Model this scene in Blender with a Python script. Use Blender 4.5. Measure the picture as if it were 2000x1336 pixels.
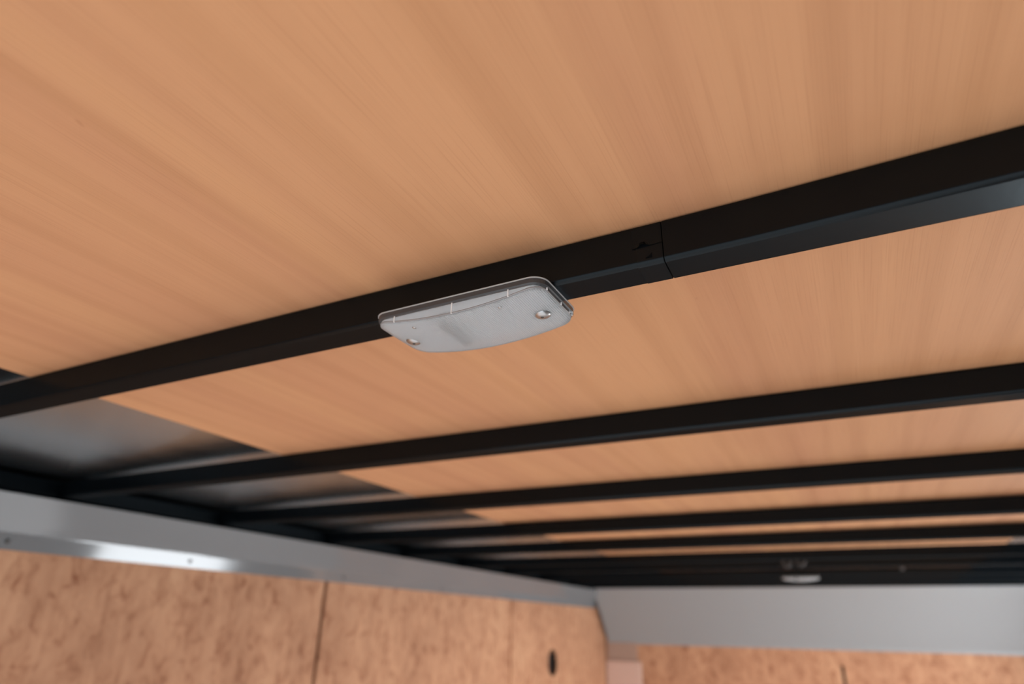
import bpy, bmesh, math, random
from mathutils import Matrix, Vector

random.seed(7)
for o in list(bpy.data.objects):
    bpy.data.objects.remove(o)
scene = bpy.context.scene
COL = scene.collection

# ------------------------------------------------------------------ scale
U = 0.22            # one modelling unit = camera to bow underside, in metres
CZ = 7.9 * U        # camera height above the floor


def W(x, y, h):
    return Vector((x * U, y * U, CZ + h * U))


# ------------------------------------------------------------------ camera
cam_d = bpy.data.cameras.new('camera')
cam = bpy.data.objects.new('camera', cam_d)
COL.objects.link(cam)
R = Matrix(((0.89383768, 0.1668054, 0.41620928),
            (0.4479915, -0.37137846, -0.81325374),
            (0.01891605, 0.91337506, -0.40667946)))
cam.matrix_world = Matrix.Translation(W(0, 0, 0)) @ R.to_4x4()
cam_d.sensor_fit = 'HORIZONTAL'
cam_d.sensor_width = 36.0
cam_d.lens = 1252.58 / 2000 * 36.0
cam_d.clip_start = 0.01
cam_d.dof.use_dof = True
cam_d.dof.focus_distance = 0.43
cam_d.dof.aperture_fstop = 4.1
scene.camera = cam

# ------------------------------------------------------------------ world and light
world = bpy.data.worlds.new('world')
scene.world = world
world.use_nodes = True
wn = world.node_tree.nodes['Background']
wn.inputs[0].default_value = (0.93, 0.96, 1.0, 1)
wn.inputs[1].default_value = 1.1


def area(name, loc, rot, sx, sy, power, col=(1, 1, 1)):
    d = bpy.data.lights.new(name, 'AREA')
    d.shape = 'RECTANGLE'
    d.size = sx
    d.size_y = sy
    d.energy = power
    d.color = col
    o = bpy.data.objects.new(name, d)
    COL.objects.link(o)
    o.location = loc
    o.rotation_euler = rot
    return o


XL, XR, YF, YB = -6.53, 4.75, 18.86, -5.2    # left wall, right wall, front wall, rear
FLOOR = -7.9
# daylight through the open rear door (faces +Y) and the open side door (faces -X)
area('rear_door_daylight', W(-0.9, YB - 0.3, -3.9), (math.radians(90), 0, 0), 10.2 * U, 7.4 * U, 2)
area('side_door_daylight', W(XR + 0.45, 13.55, -3.9), (math.radians(90), 0, math.radians(90)), 4.6 * U, 7.6 * U, 30)
sd = bpy.data.lights.new('sun', 'SUN')
sd.energy = 8.0
sd.angle = math.radians(1.0)
sun = bpy.data.objects.new('sun', sd)
COL.objects.link(sun)
sun.rotation_euler = Vector((-0.24, 0.86, -0.47)).to_track_quat('-Z', 'Y').to_euler()

scene.view_settings.view_transform = 'Standard'
scene.view_settings.look = 'None'
scene.view_settings.gamma = 1
scene.view_settings.use_curve_mapping = False
scene.view_settings.exposure = 0.45


# ------------------------------------------------------------------ material helpers
def srgb(r, g, b):
    def c(v):
        v /= 255.0
        return v / 12.92 if v <= 0.04045 else ((v + 0.055) / 1.055) ** 2.4
    return (c(r), c(g), c(b), 1)


def new_mat(name):
    m = bpy.data.materials.new(name)
    m.use_nodes = True
    nt = m.node_tree
    return m, nt, nt.nodes['Principled BSDF']


def plain(name, col, rough=0.5, metal=0.0, noise=0.0, scale=40, bump=0.0, spec=0.5, stretch=(1, 1, 1)):
    m, nt, b = new_mat(name)
    b.inputs['Base Color'].default_value = col
    b.inputs['Roughness'].default_value = rough
    b.inputs['Metallic'].default_value = metal
    b.inputs['Specular IOR Level'].default_value = spec
    tc = nt.nodes.new('ShaderNodeTexCoord')
    mp = nt.nodes.new('ShaderNodeMapping')
    mp.inputs['Scale'].default_value = stretch
    nz = nt.nodes.new('ShaderNodeTexNoise')
    nz.inputs['Scale'].default_value = scale
    nz.inputs['Detail'].default_value = 4
    nt.links.new(tc.outputs['Object'], mp.inputs[0])
    nt.links.new(mp.outputs[0], nz.inputs['Vector'])
    if noise:
        r = nt.nodes.new('ShaderNodeMapRange')
        r.inputs['To Min'].default_value = max(0, rough - noise)
        r.inputs['To Max'].default_value = min(1, rough + noise)
        nt.links.new(nz.outputs[0], r.inputs[0])
        nt.links.new(r.outputs[0], b.inputs['Roughness'])
    if bump:
        bp = nt.nodes.new('ShaderNodeBump')
        bp.inputs['Strength'].default_value = bump
        bp.inputs['Distance'].default_value = 0.001
        nt.links.new(nz.outputs[0], bp.inputs['Height'])
        nt.links.new(bp.outputs[0], b.inputs['Normal'])
    return m


def mapped_noise(nt, scale, detail=3, rough=0.5, distort=0.0, base=1.0):
    tc = nt.nodes.new('ShaderNodeTexCoord')
    mp = nt.nodes.new('ShaderNodeMapping')
    mp.inputs['Scale'].default_value = scale
    nz = nt.nodes.new('ShaderNodeTexNoise')
    nz.inputs['Scale'].default_value = base
    nz.inputs['Detail'].default_value = detail
    nz.inputs['Roughness'].default_value = rough
    nz.inputs['Distortion'].default_value = distort
    nt.links.new(tc.outputs['Object'], mp.inputs[0])
    nt.links.new(mp.outputs[0], nz.inputs['Vector'])
    return nz.outputs[0]


def ramp(nt, src, stops):
    r = nt.nodes.new('ShaderNodeValToRGB')
    e = r.color_ramp.elements
    e[0].position, e[0].color = stops[0]
    e[1].position, e[1].color = stops[-1]
    for p, c in stops[1:-1]:
        n = e.new(p)
        n.color = c
    nt.links.new(src, r.inputs[0])
    return r.outputs[0]


def mix(nt, a, b, fac, mode='MULTIPLY'):
    m = nt.nodes.new('ShaderNodeMix')
    m.data_type = 'RGBA'
    m.blend_type = mode
    if isinstance(fac, float):
        m.inputs[0].default_value = fac
    else:
        nt.links.new(fac, m.inputs[0])
    for s, i in ((a, 6), (b, 7)):
        if isinstance(s, tuple):
            m.inputs[i].default_value = s
        else:
            nt.links.new(s, m.inputs[i])
    return m.outputs[2]


def grey(v):
    return (v, v, v, 1)


def mat_ceiling_ply():
    """smooth veneer, grain running front to back"""
    m, nt, b = new_mat('ceiling_veneer')
    broad = mapped_noise(nt, (5, 0.5, 1), 3, 0.5, 0.8)
    col = ramp(nt, broad, [(0.3, (0.560, 0.290, 0.158, 1)), (0.5, (0.605, 0.328, 0.172, 1)), (0.7, (0.630, 0.345, 0.176, 1))])
    streak = mapped_noise(nt, (34, 0.7, 1), 3, 0.55, 0.5)
    col = mix(nt, col, ramp(nt, streak, [(0.28, (0.86, 0.82, 0.80, 1)), (0.52, grey(1.0)), (0.75, grey(1.03))]), 0.55)
    # curved figure of the rotary-cut veneer
    tc = nt.nodes.new('ShaderNodeTexCoord')
    mp = nt.nodes.new('ShaderNodeMapping')
    mp.inputs['Scale'].default_value = (4.0, 0.45, 1)
    wv = nt.nodes.new('ShaderNodeTexWave')
    wv.wave_type = 'BANDS'
    wv.bands_direction = 'X'
    wv.inputs['Scale'].default_value = 1.0
    wv.inputs['Distortion'].default_value = 9.0
    wv.inputs['Detail'].default_value = 2.0
    wv.inputs['Detail Scale'].default_value = 0.7
    nt.links.new(tc.outputs['Object'], mp.inputs[0])
    nt.links.new(mp.outputs[0], wv.inputs['Vector'])
    col = mix(nt, col, ramp(nt, wv.outputs[0], [(0.0, (0.88, 0.85, 0.82, 1)), (0.22, grey(1.0)), (1.0, grey(1.0))]), 0.45)
    pores = mapped_noise(nt, (1000, 9, 1), 2, 0.5, 0.1)
    col = mix(nt, col, ramp(nt, pores, [(0.30, (0.76, 0.70, 0.66, 1)), (0.48, grey(1.0)), (1.0, grey(1.0))]), 0.30)
    specks = mapped_noise(nt, (60, 40, 1), 1, 0.5, 0.3)
    col = mix(nt, col, ramp(nt, specks, [(0.14, (0.62, 0.5, 0.44, 1)), (0.19, grey(1.0)), (1.0, grey(1.0))]), 0.7)
    nt.links.new(col, b.inputs['Base Color'])
    b.inputs['Roughness'].default_value = 0.62
    b.inputs['Specular IOR Level'].default_value = 0.25
    bp = nt.nodes.new('ShaderNodeBump')
    bp.inputs['Strength'].default_value = 0.18
    bp.inputs['Distance'].default_value = 0.0004
    nt.links.new(pores, bp.inputs['Height'])
    nt.links.new(bp.outputs[0], b.inputs['Normal'])
    return m


def mat_wall_ply():
    """mottled sheathing plywood with reddish flecks, grain running upright"""
    m, nt, b = new_mat('wall_plywood')
    broad = mapped_noise(nt, (5, 5, 3.0), 3, 0.55, 0.8)
    col = ramp(nt, broad, [(0.3, (0.50, 0.270, 0.160, 1)), (0.55, (0.60, 0.335, 0.200, 1)), (0.72, (0.64, 0.375, 0.225, 1))])
    mott = mapped_noise(nt, (28, 28, 19), 4, 0.6, 0.7)
    col = mix(nt, col, ramp(nt, mott, [(0.32, (0.60, 0.47, 0.42, 1)), (0.47, (0.92, 0.88, 0.86, 1)), (0.62, grey(1.05))]), 0.8)
    fleck = mapped_noise(nt, (30, 30, 22), 2, 0.5, 0.5)
    col = mix(nt, col, ramp(nt, fleck, [(0.26, (0.55, 0.38, 0.32, 1)), (0.38, grey(1.0)), (1.0, grey(1.0))]), 0.7)
    grain = mapped_noise(nt, (70, 70, 3), 3, 0.6, 0.3)
    col = mix(nt, col, ramp(nt, grain, [(0.3, (0.86, 0.82, 0.8, 1)), (0.6, grey(1.0)), (1.0, grey(1.0))]), 0.6)
    nt.links.new(col, b.inputs['Base Color'])
    b.inputs['Roughness'].default_value = 0.7
    b.inputs['Specular IOR Level'].default_value = 0.2
    return m


M = {}
M['ply'] = mat_ceiling_ply()
M['wall'] = mat_wall_ply()
M['edge'] = plain('plywood_edge', (0.42, 0.33, 0.26, 1), 0.8)
M['skin'] = plain('roof_aluminium', (0.47, 0.55, 0.60, 1), 0.24, 1.0, 0.05, 6, 0.05, stretch=(2, 1, 1))
M['alu'] = plain('trim_aluminium', (0.215, 0.232, 0.246, 1), 0.09, 0.24, 0.02, 9, 0.0, stretch=(1, 0.3, 3))
M['alu_front'] = plain('cove_aluminium', (0.33, 0.36, 0.38, 1), 0.45, 0.25, 0.06, 5, 0.02)
M['corner'] = plain('corner_trim_finish', (0.70, 0.50, 0.42, 1), 0.4, 0.2)


def black_coat(name, base, rough, lo, hi, scale):
    """matt black paint with a weak neutral sheen"""
    m, nt, b = new_mat(name)
    nt.nodes.remove(b)
    out = nt.nodes['Material Output']
    d = nt.nodes.new('ShaderNodeBsdfDiffuse')
    d.inputs[0].default_value = (base * 0.65, base, base * 1.35, 1)
    g = nt.nodes.new('ShaderNodeBsdfGlossy')
    g.inputs['Color'].default_value = (0.78, 0.92, 1.0, 1)
    g.inputs['Roughness'].default_value = rough
    lw = nt.nodes.new('ShaderNodeLayerWeight')
    lw.inputs[0].default_value = 0.35
    r = nt.nodes.new('ShaderNodeMapRange')
    r.inputs['To Min'].default_value = lo
    r.inputs['To Max'].default_value = hi
    nt.links.new(lw.outputs['Facing'], r.inputs[0])
    mx = nt.nodes.new('ShaderNodeMixShader')
    nt.links.new(r.outputs[0], mx.inputs[0])
    nt.links.new(d.outputs[0], mx.inputs[1])
    nt.links.new(g.outputs[0], mx.inputs[2])
    nt.links.new(mx.outputs[0], out.inputs[0])
    nz = mapped_noise(nt, (scale, scale, scale), 3)
    bp = nt.nodes.new('ShaderNodeBump')
    bp.inputs['Strength'].default_value = 0.05
    bp.inputs['Distance'].default_value = 0.001
    nt.links.new(nz, bp.inputs['Height'])
    nt.links.new(bp.outputs[0], g.inputs['Normal'])
    return m


M['black'] = black_coat('black_powder_coat', 0.0028, 0.27, 0.016, 0.058, 160)
M['tape'] = black_coat('black_tape', 0.0029, 0.29, 0.017, 0.058, 240)
M['rail'] = black_coat('black_rail', 0.0030, 0.45, 0.004, 0.02, 100)
M['backing'] = plain('cove_shade_tone', (0.40, 0.27, 0.21, 1), 0.6)  # corner trim tone darkened to hold the cove's shadow
M['cavity'] = plain('wall_cavity', (0.02, 0.014, 0.011, 1), 0.9)
M['floor'] = plain('grey_floor', (0.60, 0.60, 0.60, 1), 0.7, 0, 0.1, 8)
M['liner'] = plain('white_liner', (0.34, 0.34, 0.34, 1), 0.6, 0, 0.05, 8)
M['steel'] = plain('screw_steel', (0.42, 0.45, 0.47, 1), 0.30, 1.0)
M['dark_screw'] = plain('dark_screw', (0.10, 0.10, 0.10, 1), 0.4, 1.0)
M['white'] = plain('white_reflector', (0.89, 0.94, 0.97, 1), 0.45)
M['rim'] = plain('grey_rim_plastic', (0.055, 0.06, 0.065, 1), 0.25, 0.0, 0.03, 60, spec=0.45)
M['bead'] = plain('clear_bead', (0.30, 0.31, 0.32, 1), 0.15)
M['edge_highlight'] = plain('pale_edge_highlight', (0.45, 0.47, 0.48, 1), 0.3)  # paler grey that paints the highlight on the rim's top edge
M['led'] = plain('dark_lamp_board', (0.03, 0.03, 0.03, 1), 0.5)
M['wire'] = plain('grey_wire', (0.045, 0.047, 0.05, 1), 0.5)


def mat_lens(prism=True):
    m, nt, b = new_mat('prismatic_lens' if prism else 'clear_skirt')
    b.inputs['Base Color'].default_value = (0.93, 0.93, 0.94, 1)
    b.inputs['Roughness'].default_value = 0.10 if prism else 0.03
    b.inputs['IOR'].default_value = 1.45 if not prism else 1.3
    b.inputs['Transmission Weight'].default_value = 1.0
    out = nt.nodes['Material Output']
    dif = nt.nodes.new('ShaderNodeBsdfTranslucent')
    dif.inputs[0].default_value = (0.90, 0.96, 0.99, 1)
    d2 = nt.nodes.new('ShaderNodeBsdfDiffuse')
    d2.inputs[0].default_value = (0.86, 0.93, 0.97, 1)
    ms = nt.nodes.new('ShaderNodeMixShader')
    ms.inputs[0].default_value = 0.6
    nt.links.new(dif.outputs[0], ms.inputs[1])
    nt.links.new(d2.outputs[0], ms.inputs[2])
    mm = nt.nodes.new('ShaderNodeMixShader')
    mm.inputs[0].default_value = 0.40 if prism else 0.10
    if not prism:
        tr = nt.nodes.new('ShaderNodeBsdfTransparent')
        gl = nt.nodes.new('ShaderNodeBsdfGlossy')
        gl.inputs['Roughness'].default_value = 0.05
        fr = nt.nodes.new('ShaderNodeFresnel')
        mg = nt.nodes.new('ShaderNodeMixShader')
        nt.links.new(fr.outputs[0], mg.inputs[0])
        nt.links.new(tr.outputs[0], mg.inputs[1])
        nt.links.new(gl.outputs[0], mg.inputs[2])
        nt.links.new(mg.outputs[0], mm.inputs[1])
    else:
        nt.links.new(b.outputs[0], mm.inputs[1])
    nt.links.new(ms.outputs[0], mm.inputs[2])
    nt.links.new(mm.outputs[0], out.inputs[0])
    if prism:
        # grid of tiny pyramids
        tc = nt.nodes.new('ShaderNodeTexCoord')
        sp = nt.nodes.new('ShaderNodeSeparateXYZ')
        nt.links.new(tc.outputs['Object'], sp.inputs[0])
        pitch = 0.0068 * U
        hs = []
        for k in (0, 1):
            a = nt.nodes.new('ShaderNodeMath')
            a.operation = 'PINGPONG'
            a.inputs[1].default_value = pitch / 2
            nt.links.new(sp.outputs[k], a.inputs[0])
            hs.append(a.outputs[0])
        mn = nt.nodes.new('ShaderNodeMath')
        mn.operation = 'ADD'
        nt.links.new(hs[0], mn.inputs[0])
        nt.links.new(hs[1], mn.inputs[1])
        bp = nt.nodes.new('ShaderNodeBump')
        bp.inputs['Strength'].default_value = 0.9
        bp.inputs['Distance'].default_value = 0.5
        nt.links.new(mn.outputs[0], bp.inputs['Height'])
        for n in (b, d2, dif):
            nt.links.new(bp.outputs[0], n.inputs['Normal'])
    return m


M['lens'] = mat_lens(True)
M['skirt'] = mat_lens(False)


# ------------------------------------------------------------------ mesh helpers
def link(name, bm, mats, parent=None, smooth=False):
    bmesh.ops.recalc_face_normals(bm, faces=bm.faces)
    me = bpy.data.meshes.new(name)
    bm.to_mesh(me)
    bm.free()
    for mt in (mats if isinstance(mats, (list, tuple)) else [mats]):
        me.materials.append(mt)
    if smooth:
        for p in me.polygons:
            p.use_smooth = True
    o = bpy.data.objects.new(name, me)
    COL.objects.link(o)
    if parent:
        o.parent = parent
    return o


def empty(name, loc=(0, 0, 0)):
    o = bpy.data.objects.new(name, None)
    o.empty_display_size = 0.05
    COL.objects.link(o)
    o.location = loc
    return o


def tag(o, label, cat, group=None):
    o['label'] = label
    o['category'] = cat
    if group:
        o['group'] = group
    return o


def struct(o, label=None):
    o['kind'] = 'structure'
    if label:
        o['label'] = label
    return o


def box(bm, a, b, bevel=0.0, conv=W):
    """axis box between two unit-space corners"""
    p, q = conv(*a), conv(*b)
    r = bmesh.ops.create_cube(bm, size=1.0)
    vs = r['verts']
    for v in vs:
        v.co = Vector([(p[i] + q[i]) / 2 + v.co[i] * abs(q[i] - p[i]) for i in range(3)])
    if bevel:
        es = list({e for v in vs for e in v.link_edges})
        bmesh.ops.bevel(bm, geom=es, offset=bevel * U, segments=2, affect='EDGES', profile=0.5)
    return vs


def rounded_rect(w, d, r, n=5):
    """closed loop of (a, b) points, centred"""
    pts = []
    for cx, cy, a0 in ((w / 2 - r, d / 2 - r, 0), (-w / 2 + r, d / 2 - r, 90), (-w / 2 + r, -d / 2 + r, 180), (w / 2 - r, -d / 2 + r, 270)):
        for i in range(n + 1):
            a = math.radians(a0 + 90 * i / n)
            pts.append((cx + r * math.cos(a), cy + r * math.sin(a)))
    return pts


def dense_rect(w, d, r, n=8, m=14):
    """rounded rectangle with points along the straight sides too"""
    base = rounded_rect(w, d, r, n)
    out = []
    for i, p in enumerate(base):
        q = base[(i + 1) % len(base)]
        out.append(p)
        L_ = math.hypot(q[0] - p[0], q[1] - p[1])
        k = int(L_ / (max(w, d) / m))
        for j in range(1, k + 1):
            t = j / (k + 1)
            out.append((p[0] + (q[0] - p[0]) * t, p[1] + (q[1] - p[1]) * t))
    return out


def loft(bm, loops, closed=True, caps=True, mat=None):
    """skin a list of point loops"""
    rows = [[bm.verts.new(p) for p in lp] for lp in loops]
    n = len(rows[0])
    for a, b in zip(rows[:-1], rows[1:]):
        for i in range(n if closed else n - 1):
            j = (i + 1) % n
            bm.faces.new((a[i], a[j], b[j], b[i]))
    if caps and closed:
        bm.faces.new(rows[0])
        bm.faces.new(rows[-1])
    return rows


def tube_x(bm, x0, x1, yc, hc, wy, hh, r, conv=W, n=5):
    """rounded square tube running along X"""
    prof = rounded_rect(wy, hh, r, n)
    loft(bm, [[conv(x, yc + a, hc + b) for a, b in prof] for x in (x0, x1)])


def strip(bm, prof, ends, axis, thick):
    """folded sheet: profile extruded along an axis; prof = [(side, h)], ends=(t0,t1)"""
    pts = list(prof)
    n = len(pts)
    back = []
    for i in range(n):
        a = pts[max(i - 1, 0)]
        b = pts[min(i + 1, n - 1)]
        dx, dy = b[0] - a[0], b[1] - a[1]
        L = math.hypot(dx, dy) or 1
        back.append((pts[i][0] + dy / L * thick, pts[i][1] - dx / L * thick))
    loop = pts + back[::-1]
    if axis == 'Y':
        loft(bm, [[W(s, t, h) for s, h in loop] for t in ends])
    else:
        loft(bm, [[W(t, s, h) for s, h in loop] for t in ends])


def dome(bm, c, r, height, seg=16, rings=5, conv=None, normal=(0, 0, -1)):
    """button head: spherical cap on c, bulging along normal (metres)"""
    nrm = Vector(normal).normalized()
    q = nrm.to_track_quat('Z', 'Y')
    loops = []
    for k in range(rings):
        t = k / rings * math.pi / 2
        rr, z = r * math.cos(t), height * math.sin(t)
        loops.append([c + q @ Vector((rr * math.cos(2 * math.pi * i / seg), rr * math.sin(2 * math.pi * i / seg), z)) for i in range(seg)])
    rows = loft(bm, loops, caps=False)
    bm.faces.new(rows[0])
    top = bm.verts.new(c + nrm * height)
    last = rows[-1]
    for i in range(seg):
        bm.faces.new((last[i], last[(i + 1) % seg], top))


# ------------------------------------------------------------------ the trailer shell
SK = 1.185                      # roof skin underside
PB, PT = 1.143, 1.168           # veneer panel underside / top

bm = bmesh.new()
box(bm, (XL - 0.3, YB, SK), (XR + 0.3, YF + 0.3, SK + 0.04))
ceiling = struct(link('ceiling', bm, M['skin']), 'bare aluminium roof skin above the ceiling bows')
for y0, y1 in ((YB, 0.32), (0.325, 11.95), (11.955, 18.7)):
    bm = bmesh.new()
    box(bm, (-3.665, y0, PB), (1.87, y1, PT), 0.004)
    link('plywood_panel', bm, M['ply'], ceiling)

bm = bmesh.new()
box(bm, (XL - 0.3, YB, FLOOR - 0.1), (XR + 0.3, YF + 0.3, FLOOR))
struct(link('floor', bm, M['floor']), 'grey trailer floor')


def wall_panel_hole(bm, y0, y1, h0, h1, x, t, hy, hh, r, seg=28):
    """upright sheet with a round hole, front face at x, thickness t toward -x"""
    sq = [(y0, h0), (y1, h0), (y1, h1), (y0, h1)]
    # outer loop resampled to seg points around the hole
    outer = []
    circ = []
    for i in range(seg):
        a = 2 * math.pi * i / seg
        cx, cy = math.cos(a), math.sin(a)
        circ.append((hy + r * cx, hh + r * cy))
        ts = []
        if cx > 1e-6: ts.append((y1 - hy) / cx)
        if cx < -1e-6: ts.append((y0 - hy) / cx)
        if cy > 1e-6: ts.append((h1 - hh) / cy)
        if cy < -1e-6: ts.append((h0 - hh) / cy)
        tt = min(ts)
        outer.append((hy + tt * cx, hh + tt * cy))
    for c in sq:                                        # snap nearest sample to each corner
        k = min(range(seg), key=lambda i: math.hypot((outer[i][0] - c[0]), (outer[i][1] - c[1])))
        outer[k] = c
    loops = []
    for pts, xx in ((outer, x - t), (outer, x), (circ, x), (circ, x - t)):
        loops.append([W(xx, p[0], p[1]) for p in pts])
    loft(bm, loops, caps=False)


bm = bmesh.new()
box(bm, (XL - 0.32, YB, FLOOR), (XL - 0.14, YF + 0.3, SK))
wl = struct(link('wall_left', bm, M['cavity']), 'left trailer wall lined with plywood sheets')
S1, S2 = 7.29, 12.94
for y0, y1, t in ((-5.1, 1.60, 0.0), (1.63, S1 - 0.032, 0.0), (S1 + 0.032, S2 - 0.085, 0.004)):
    bm = bmesh.new()
    box(bm, (XL - 0.05, y0, FLOOR + 0.02), (XL + t, y1, 0.95), 0.006)
    link('plywood_panel', bm, M['wall'], wl)
bm = bmesh.new()
wall_panel_hole(bm, S2 + 0.085, YF - 0.004, FLOOR + 0.02, 0.95, XL, 0.05, 15.17, -0.72, 0.285)
link('plywood_panel', bm, M['wall'], wl)
for sy, dx in ((S1, 0.115), (S2, 0.03)):
    bm = bmesh.new()
    box(bm, (XL - 0.135, sy - 0.3, FLOOR + 0.02), (XL - dx, sy + 0.3, 0.95))
    link('stud', bm, M['wall'], wl)

bm = bmesh.new()
box(bm, (XL - 0.3, YF + 0.12, FLOOR), (XR + 0.3, YF + 0.3, SK))
wf = struct(link('wall_front', bm, M['cavity']), 'front trailer wall lined with plywood sheets')
FS = -0.615
for x0, x1, h0, h1 in ((XL + 0.01, XR, -0.68, 0.6), (XL + 0.01, FS - 0.035, FLOOR + 0.02, -0.682), (FS + 0.035, XR, FLOOR + 0.02, -0.682)):
    bm = bmesh.new()
    box(bm, (x0, YF, h0), (x1, YF + 0.05, h1))
    link('plywood_panel', bm, M['wall'], wf)

# right wall with the open side door, rear frame with the open rear door
DY0, DY1 = 11.25, 15.85
bm = bmesh.new()
box(bm, (XR, YB, FLOOR), (XR + 0.3, DY0, SK))
box(bm, (XR, DY1, FLOOR), (XR + 0.3, YF + 0.3, SK))
box(bm, (XR, DY0, 0.2), (XR + 0.3, DY1, SK))
struct(link('wall_right', bm, M['liner']), 'right trailer wall with open side doorway')
bm = bmesh.new()
box(bm, (XL - 0.3, YB - 0.2, FLOOR), (-6.1, YB, SK))
box(bm, (4.3, YB - 0.2, FLOOR), (XR + 0.3, YB, SK))
box(bm, (-6.1, YB - 0.2, 0.0), (4.3, YB, SK))
struct(link('wall_rear', bm, M['liner']), 'rear frame around the open rear door')

# ------------------------------------------------------------------ trims
bm = bmesh.new()
strip(bm, [(-6.300, 0.970), (-6.455, 0.735), (-6.478, 0.698), (-6.492, 0.675), (-6.496, 0.662), (-6.522, 0.531)], (-5.1, 18.2), 'Y', 0.012)
t1 = struct(link('trim_1', bm, M['alu']), 'folded aluminium cove trim along the top of the left wall')
for y in (-2.0, 0.6, 3.2, 5.05, 7.6, 10.2, 12.8, 15.4):
    bm = bmesh.new()
    dome(bm, W(-6.508, y, 0.60), 0.022 * U, 0.012 * U, 12, 3, normal=(1, 0, -0.2))
    link('screw', bm, M['dark_screw'], t1, True)

bm = bmesh.new()
cv = []
for i in range(11):
    t = i / 10
    y = 17.62 + 1.16 * t
    h = 1.0 - 1.26 * t + 0.05 * math.sin(math.pi * t)
    cv.append((y, h))
cv += [(18.80, -0.275), (18.835, -0.35)]
strip(bm, cv, (-6.42, XR), 'X', -0.015)
struct(link('trim_2', bm, M['alu_front']), 'wide aluminium cove panel across the top of the front wall')

# upright corner trim below the front cove
bm = bmesh.new()
box(bm, (-6.50, 18.77, FLOOR + 0.02), (-5.52, 18.85, -0.77), 0.03)
t3 = struct(link('trim_3', bm, M['corner'], smooth=False), 'pinkish metal trim in the front left corner')
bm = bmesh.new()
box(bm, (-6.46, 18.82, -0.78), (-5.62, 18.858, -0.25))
link('cove_shade_strip', bm, M['backing'], t3)  # upper trim section, shade under the cove painted in

# side rails that carry the bow ends
for n, x0, x1 in (('trim_4', -6.50, -6.36), ('trim_5', 4.58, 4.72)):
    bm = bmesh.new()
    box(bm, (x0, YB, 1.0), (x1, 18.2, 1.143), 0.015)
    struct(link(n, bm, M['rail']), 'black steel rail carrying the bow ends')
bm = bmesh.new()
box(bm, (-6.53, -5.1, 0.955), (-6.47, 18.2, 1.143))
struct(link('trim_6', bm, M['rail']), 'black backing strip above the left cove trim')

# ------------------------------------------------------------------ ceiling bows
PITCH = 1.775
names = ['nearest and largest black roof bow with a taped joint and dome light',
         'second black roof bow, next behind the one with the large dome light',
         'third black roof bow from the camera',
         'fourth black roof bow from the camera',
         'fifth black roof bow from the camera',
         'sixth black roof bow, behind the last thin strip of visible veneer',
         'seventh black roof bow, just in front of the bow with the small far light',
         'black roof bow that carries the small far dome light',
         'black roof bow just behind the small far dome light',
         'last black roof bow, on top of the grey front cove']
BW, BH, BR = 0.130, 0.143, 0.017
DROP = {4: 0.012, 5: 0.012, 6: 0.030, 7: 0.0, 8: 0.01, 9: 0.008, 10: 0.0}
bows = []
for k in range(1, 11):
    yb = PITCH * k + 0.006                 # back face
    yc = yb - BW / 2
    dr = DROP.get(k, 0.0)                  # the roof sags a little toward the front
    base = W(-0.9, yc, 1.0 - dr)
    root = empty('ceiling_bow', base)
    tag(root, names[k - 1], 'beam', 'black steel bows across the ceiling')

    def L(x, y, h, b=W(-0.9, yc, 1.0)):
        return W(x, y, h) - b
    if k == 1:
        JX = -0.345
        bm = bmesh.new()
        tube_x(bm, -6.40, JX - 0.003, yc, 1.0 + BH / 2, BW, BH, BR, L)
        link('tube', bm, M['black'], root, True)
        bm = bmesh.new()
        loft(bm, [[L(x, yc - g / 2 + a, 1.0 + BH / 2 - 0.0005 + b) for a, b in rounded_rect(BW + 0.002 + g, BH + 0.001, BR, 5)]
                  for x, g in ((JX, 0.0), (-0.1, 0.004), (0.2, 0.014), (0.55, 0.026), (0.9, 0.032), (4.62, 0.032))])   # this half of the tube is a touch wider
        link('tube', bm, M['black'], root, True)
    else:
        bm = bmesh.new()
        tube_x(bm, -6.40, 4.62, yc, 1.0 + BH / 2, BW, BH, BR, L)
        link('tube', bm, M['black'], root, True)
    bows.append((root, yc, L))

# flats stay flat, corners stay round
def weighted(o):
    for p in o.data.polygons:
        p.use_smooth = True
    me = o.data
    caps = [p for p in me.polygons if len(p.vertices) > 4]
    ck = {k for p in caps for k in p.edge_keys}
    for e_ in me.edges:
        if e_.key in ck:
            e_.use_edge_sharp = True
    w = o.modifiers.new('weighted', 'WEIGHTED_NORMAL')
    w.weight = 100
    w.keep_sharp = True


for root, yc, L in bows:
    for c in root.children:
        weighted(c)

# taped joint on the nearest bow: wrap band, folded flap and a torn nick
root, yc, L = bows[0]
bm = bmesh.new()
e = 0.0007
prof = rounded_rect(BW + 2 * e, BH + 2 * e, BR + e, 5)
prof = [p for p in prof]
loft(bm, [[L(x, yc + a, 1.0 + BH / 2 + b - 0.001) for a, b in prof] for x in (-0.428, JX - 0.004)])
weighted(link('tape_wrap', bm, M['tape'], root, True))
bm = bmesh.new()
yf = yc - BW / 2 - e
rows = []
for i in range(13):                       # flap with a curled, lifted lower edge
    x = -0.440 + 0.092 * i / 12
    lift = 0.010 * math.exp(-((x + 0.405) / 0.012) ** 2) + 0.0022
    up = 0.005 * math.exp(-((x + 0.405) / 0.014) ** 2)
    lo = 1.058 + 0.004 * (i / 12) + up
    rows.append([L(x, yf - 0.0005, 1.128), L(x, yf - 0.001, lo + 0.014), L(x, yf - lift, lo), L(x, yf + 0.0004, lo + 0.002), L(x, yf + 0.0004, 1.128)])
loft(bm, rows)
link('tape_flap', bm, M['tape'], root)
bm = bmesh.new()
rows = []
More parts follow.
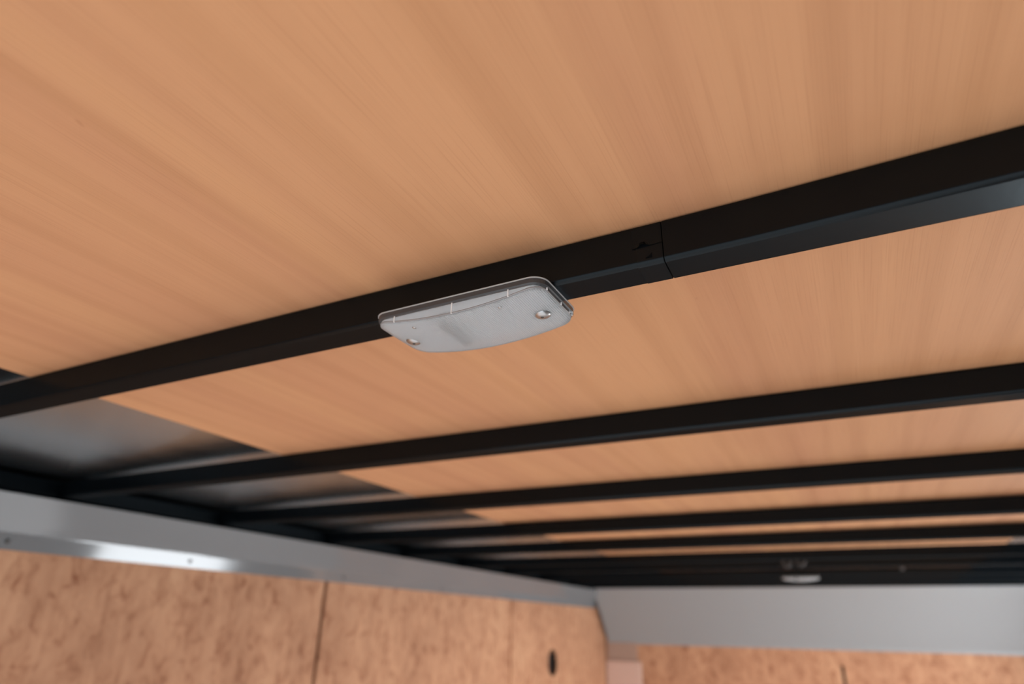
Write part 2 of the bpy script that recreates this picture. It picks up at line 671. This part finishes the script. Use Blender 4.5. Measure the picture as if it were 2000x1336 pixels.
for i in range(7):
    x = -0.400 + 0.020 * i / 6
    hgt = 0.003 + 0.014 * (i / 6) ** 2
    rows.append([L(x, yf - 0.0012, 1.018), L(x, yf - 0.0012, 1.018 + hgt), L(x, yf + 0.001, 1.018 + hgt), L(x, yf + 0.001, 1.018)])
loft(bm, rows)
link('tape_tear', bm, M['rail'], root)

# wire loops and a bolt on the bows near the far light
root, yc, L = bows[6]
for x, hz in ((-0.985, 1.085), (-0.765, 1.098)):
    bm = bmesh.new()
    loops = []
    n, mth = 20, 8
    for i in range(n):
        a = 2 * math.pi * i / n
        cx_, cz_ = x + 0.060 * math.cos(a), hz + 0.055 * math.sin(a)
        cy_ = yc - BW / 2 - 0.02
        loops.append([L(cx_ + 0.022 * math.cos(b) * math.cos(a), cy_ + 0.022 * math.sin(b), cz_ + 0.022 * math.cos(b) * math.sin(a))
                      for b in [2 * math.pi * j / mth for j in range(mth)]])
    loft(bm, loops + [loops[0]], caps=False)
    bmesh.ops.remove_doubles(bm, verts=bm.verts, dist=1e-6)
    link('wire_loop', bm, M['wire'], root, True)
root, yc, L = bows[7]
bm = bmesh.new()
dome(bm, L(0.79, yc - BW / 2, 1.118), 0.04 * U, 0.02 * U, 12, 3, normal=(0, -1, 0))
link('bolt', bm, M['wire'], root, True)


# ------------------------------------------------------------------ dome lights
def dome_light(base, label, group):
    """origin under the bow, z down is negative"""
    root = empty('dome_light', base)
    tag(root, label, 'ceiling light', group)

    def V(x, y, z):
        return Vector((x * U, y * U, z * U))
    A, B, RC = 0.660, 0.292, 0.052         # plan size and corner radius

    def ring(w, d, r, z):
        return [V(a, b, z) for a, b in rounded_rect(w, d, r, 8)]
    # grey base rim
    bm = bmesh.new()
    loft(bm, [ring(A - 0.004, B - 0.004, RC, -0.001), ring(A, B, RC, -0.004), ring(A, B, RC, -0.020), ring(A - 0.006, B - 0.006, RC, -0.024)])
    link('base_rim', bm, M['rim'], root)
    bm = bmesh.new()
    loft(bm, [ring(A + 0.004, B + 0.004, RC, -0.0005), ring(A + 0.004, B + 0.004, RC, -0.0035), ring(A - 0.002, B - 0.002, RC, -0.0045)])
    link('edge_highlight', bm, M['edge_highlight'], root)  # thin ring added as the rim's painted edge highlight
    # white reflector tray
    bm = bmesh.new()
    loft(bm, [ring(A - 0.02, B - 0.02, RC - 0.006, -0.0245), ring(A - 0.02, B - 0.02, RC - 0.006, -0.027)])
    link('reflector', bm, M['white'], root)

    # bowed lens: rounded-rectangle plan, centre hangs lower than the ends
    def depth(x, y):
        u = min(1, abs(x) / (A / 2))
        v = (y / (B / 2))
        return -0.027 - (0.037 + 0.002 * v) * (1 - u * u) - 0.003 * (1 - v * v)
    bm = bmesh.new()
    w, d, r = A - 0.018, B - 0.018, RC - 0.006
    outer = dense_rect(w, d, r)
    # lens face as concentric rings that shrink to a centre line
    N = 14
    loops = []
    for k in range(N + 1):
        s = 1 - k / N
        loops.append([V(a * s, b * s, depth(a * s, b * s)) for a, b in outer])
    vr = [[bm.verts.new(p) for p in lp] for lp in loops[:-1]]
    cen = bm.verts.new(V(0, 0, depth(0, 0)))
    n = len(outer)
    for p, q in zip(vr[:-1], vr[1:]):
        for i in range(n):
            bm.faces.new((p[i], p[(i + 1) % n], q[(i + 1) % n], q[i]))
    for i in range(n):
        bm.faces.new((vr[-1][i], vr[-1][(i + 1) % n], cen))
    lens = link('lens', bm, M['lens'], root, True)
    sm = lens.modifiers.new('thickness', 'SOLIDIFY')
    sm.thickness = 0.006 * U
    sm.offset = 1
    # clear side skirt between rim and lens face
    bm = bmesh.new()
    o2 = dense_rect(A - 0.008, B - 0.008, RC - 0.002)
    loft(bm, [[V(a, b, -0.0245) for a, b in o2], [V(a * 0.99, b * 0.985, depth(a * 0.98, b * 0.975) + 0.003) for a, b in o2]], caps=False)
    link('clear_skirt', bm, M['skirt'], root, True)
    # lens lip outline (slightly raised clear bead)
    bm = bmesh.new()
    loops = []
    rr = 0.0032
    path = [(a * 0.985, b * 0.978) for a, b in o2]
    m_ = len(path)
    for i in range(m_):
        a0, b0 = path[i]
        pa, pb = path[i - 1], path[(i + 1) % m_]
        tx, ty = pb[0] - pa[0], pb[1] - pa[1]
        l = math.hypot(tx, ty)
        nx, ny = ty / l, -tx / l
        z = depth(a0, b0) + 0.001
        loops.append([V(a0 + nx * rr * math.cos(t), b0 + ny * rr * math.cos(t), z + rr * math.sin(t)) for t in [math.pi * 2 * j / 6 for j in range(6)]])
    loft(bm, loops + [loops[0]], caps=False)
    bmesh.ops.remove_doubles(bm, verts=bm.verts, dist=1e-7)
    link('lens_bead', bm, M['bead'], root, True)
    # lamp board seen as a smudge through the prisms
    bm = bmesh.new()
    box(bm, (-0.100, -0.085, -0.057), (-0.050, 0.105, -0.028), 0.003, V)
    link('lamp_board', bm, M['led'], root)
    # two big fixing screws through the lens, two small ones inside
    for x, y in SCREWS:
        bm = bmesh.new()
        dome(bm, V(x, y, depth(x, y) - 0.001), 0.030 * U, 0.013 * U, 20, 6)
        s = link('screw', bm, M['steel'], root, True)
        bm = bmesh.new()
        dome(bm, V(x, y, depth(x, y) - 0.0130), 0.007 * U, 0.0028 * U, 8, 2)
        link('slot', bm, M['led'], s)
    for x, y in PINS:
        bm = bmesh.new()
        dome(bm, V(x, y, depth(x, y) - 0.001), 0.0095 * U, 0.008 * U, 12, 4)
        link('pin', bm, M['steel'], root, True)
    # small clips on the lens edge
    for x, y, ax in ((-0.235, -B / 2 + 0.004, 0), (0.0, -B / 2 + 0.004, 0), (0.21, -B / 2 + 0.004, 0), (A / 2 - 0.004, -0.10, 1), (A / 2 - 0.004, 0.01, 1), (A / 2 - 0.004, 0.10, 1)):
        bm = bmesh.new()
        hw = 0.0018
        z = depth(x * 0.98, y * 0.97)
        box(bm, (x - hw, y - hw, z - 0.002), (x + hw, y + hw, -0.025), 0, V)
        link('clip', bm, M['white'], root)
    return root


SCREWS = ((0.252, 0.022), (-0.268, 0.022))
PINS = ((0.162, -0.105), (-0.180, -0.098))
yc1 = bows[0][1]
near_light = dome_light(W(-1.034, 1.727, 1.0), 'large nearest dome light with prismatic clear lens, under the nearest bow', 'dome lights under the bows')
near_light.rotation_euler.z = -0.02
dome_light(W(-0.93, bows[7][1], 1.0 - DROP[8]), 'small distant blurred dome light above the grey front cove', 'dome lights under the bows')
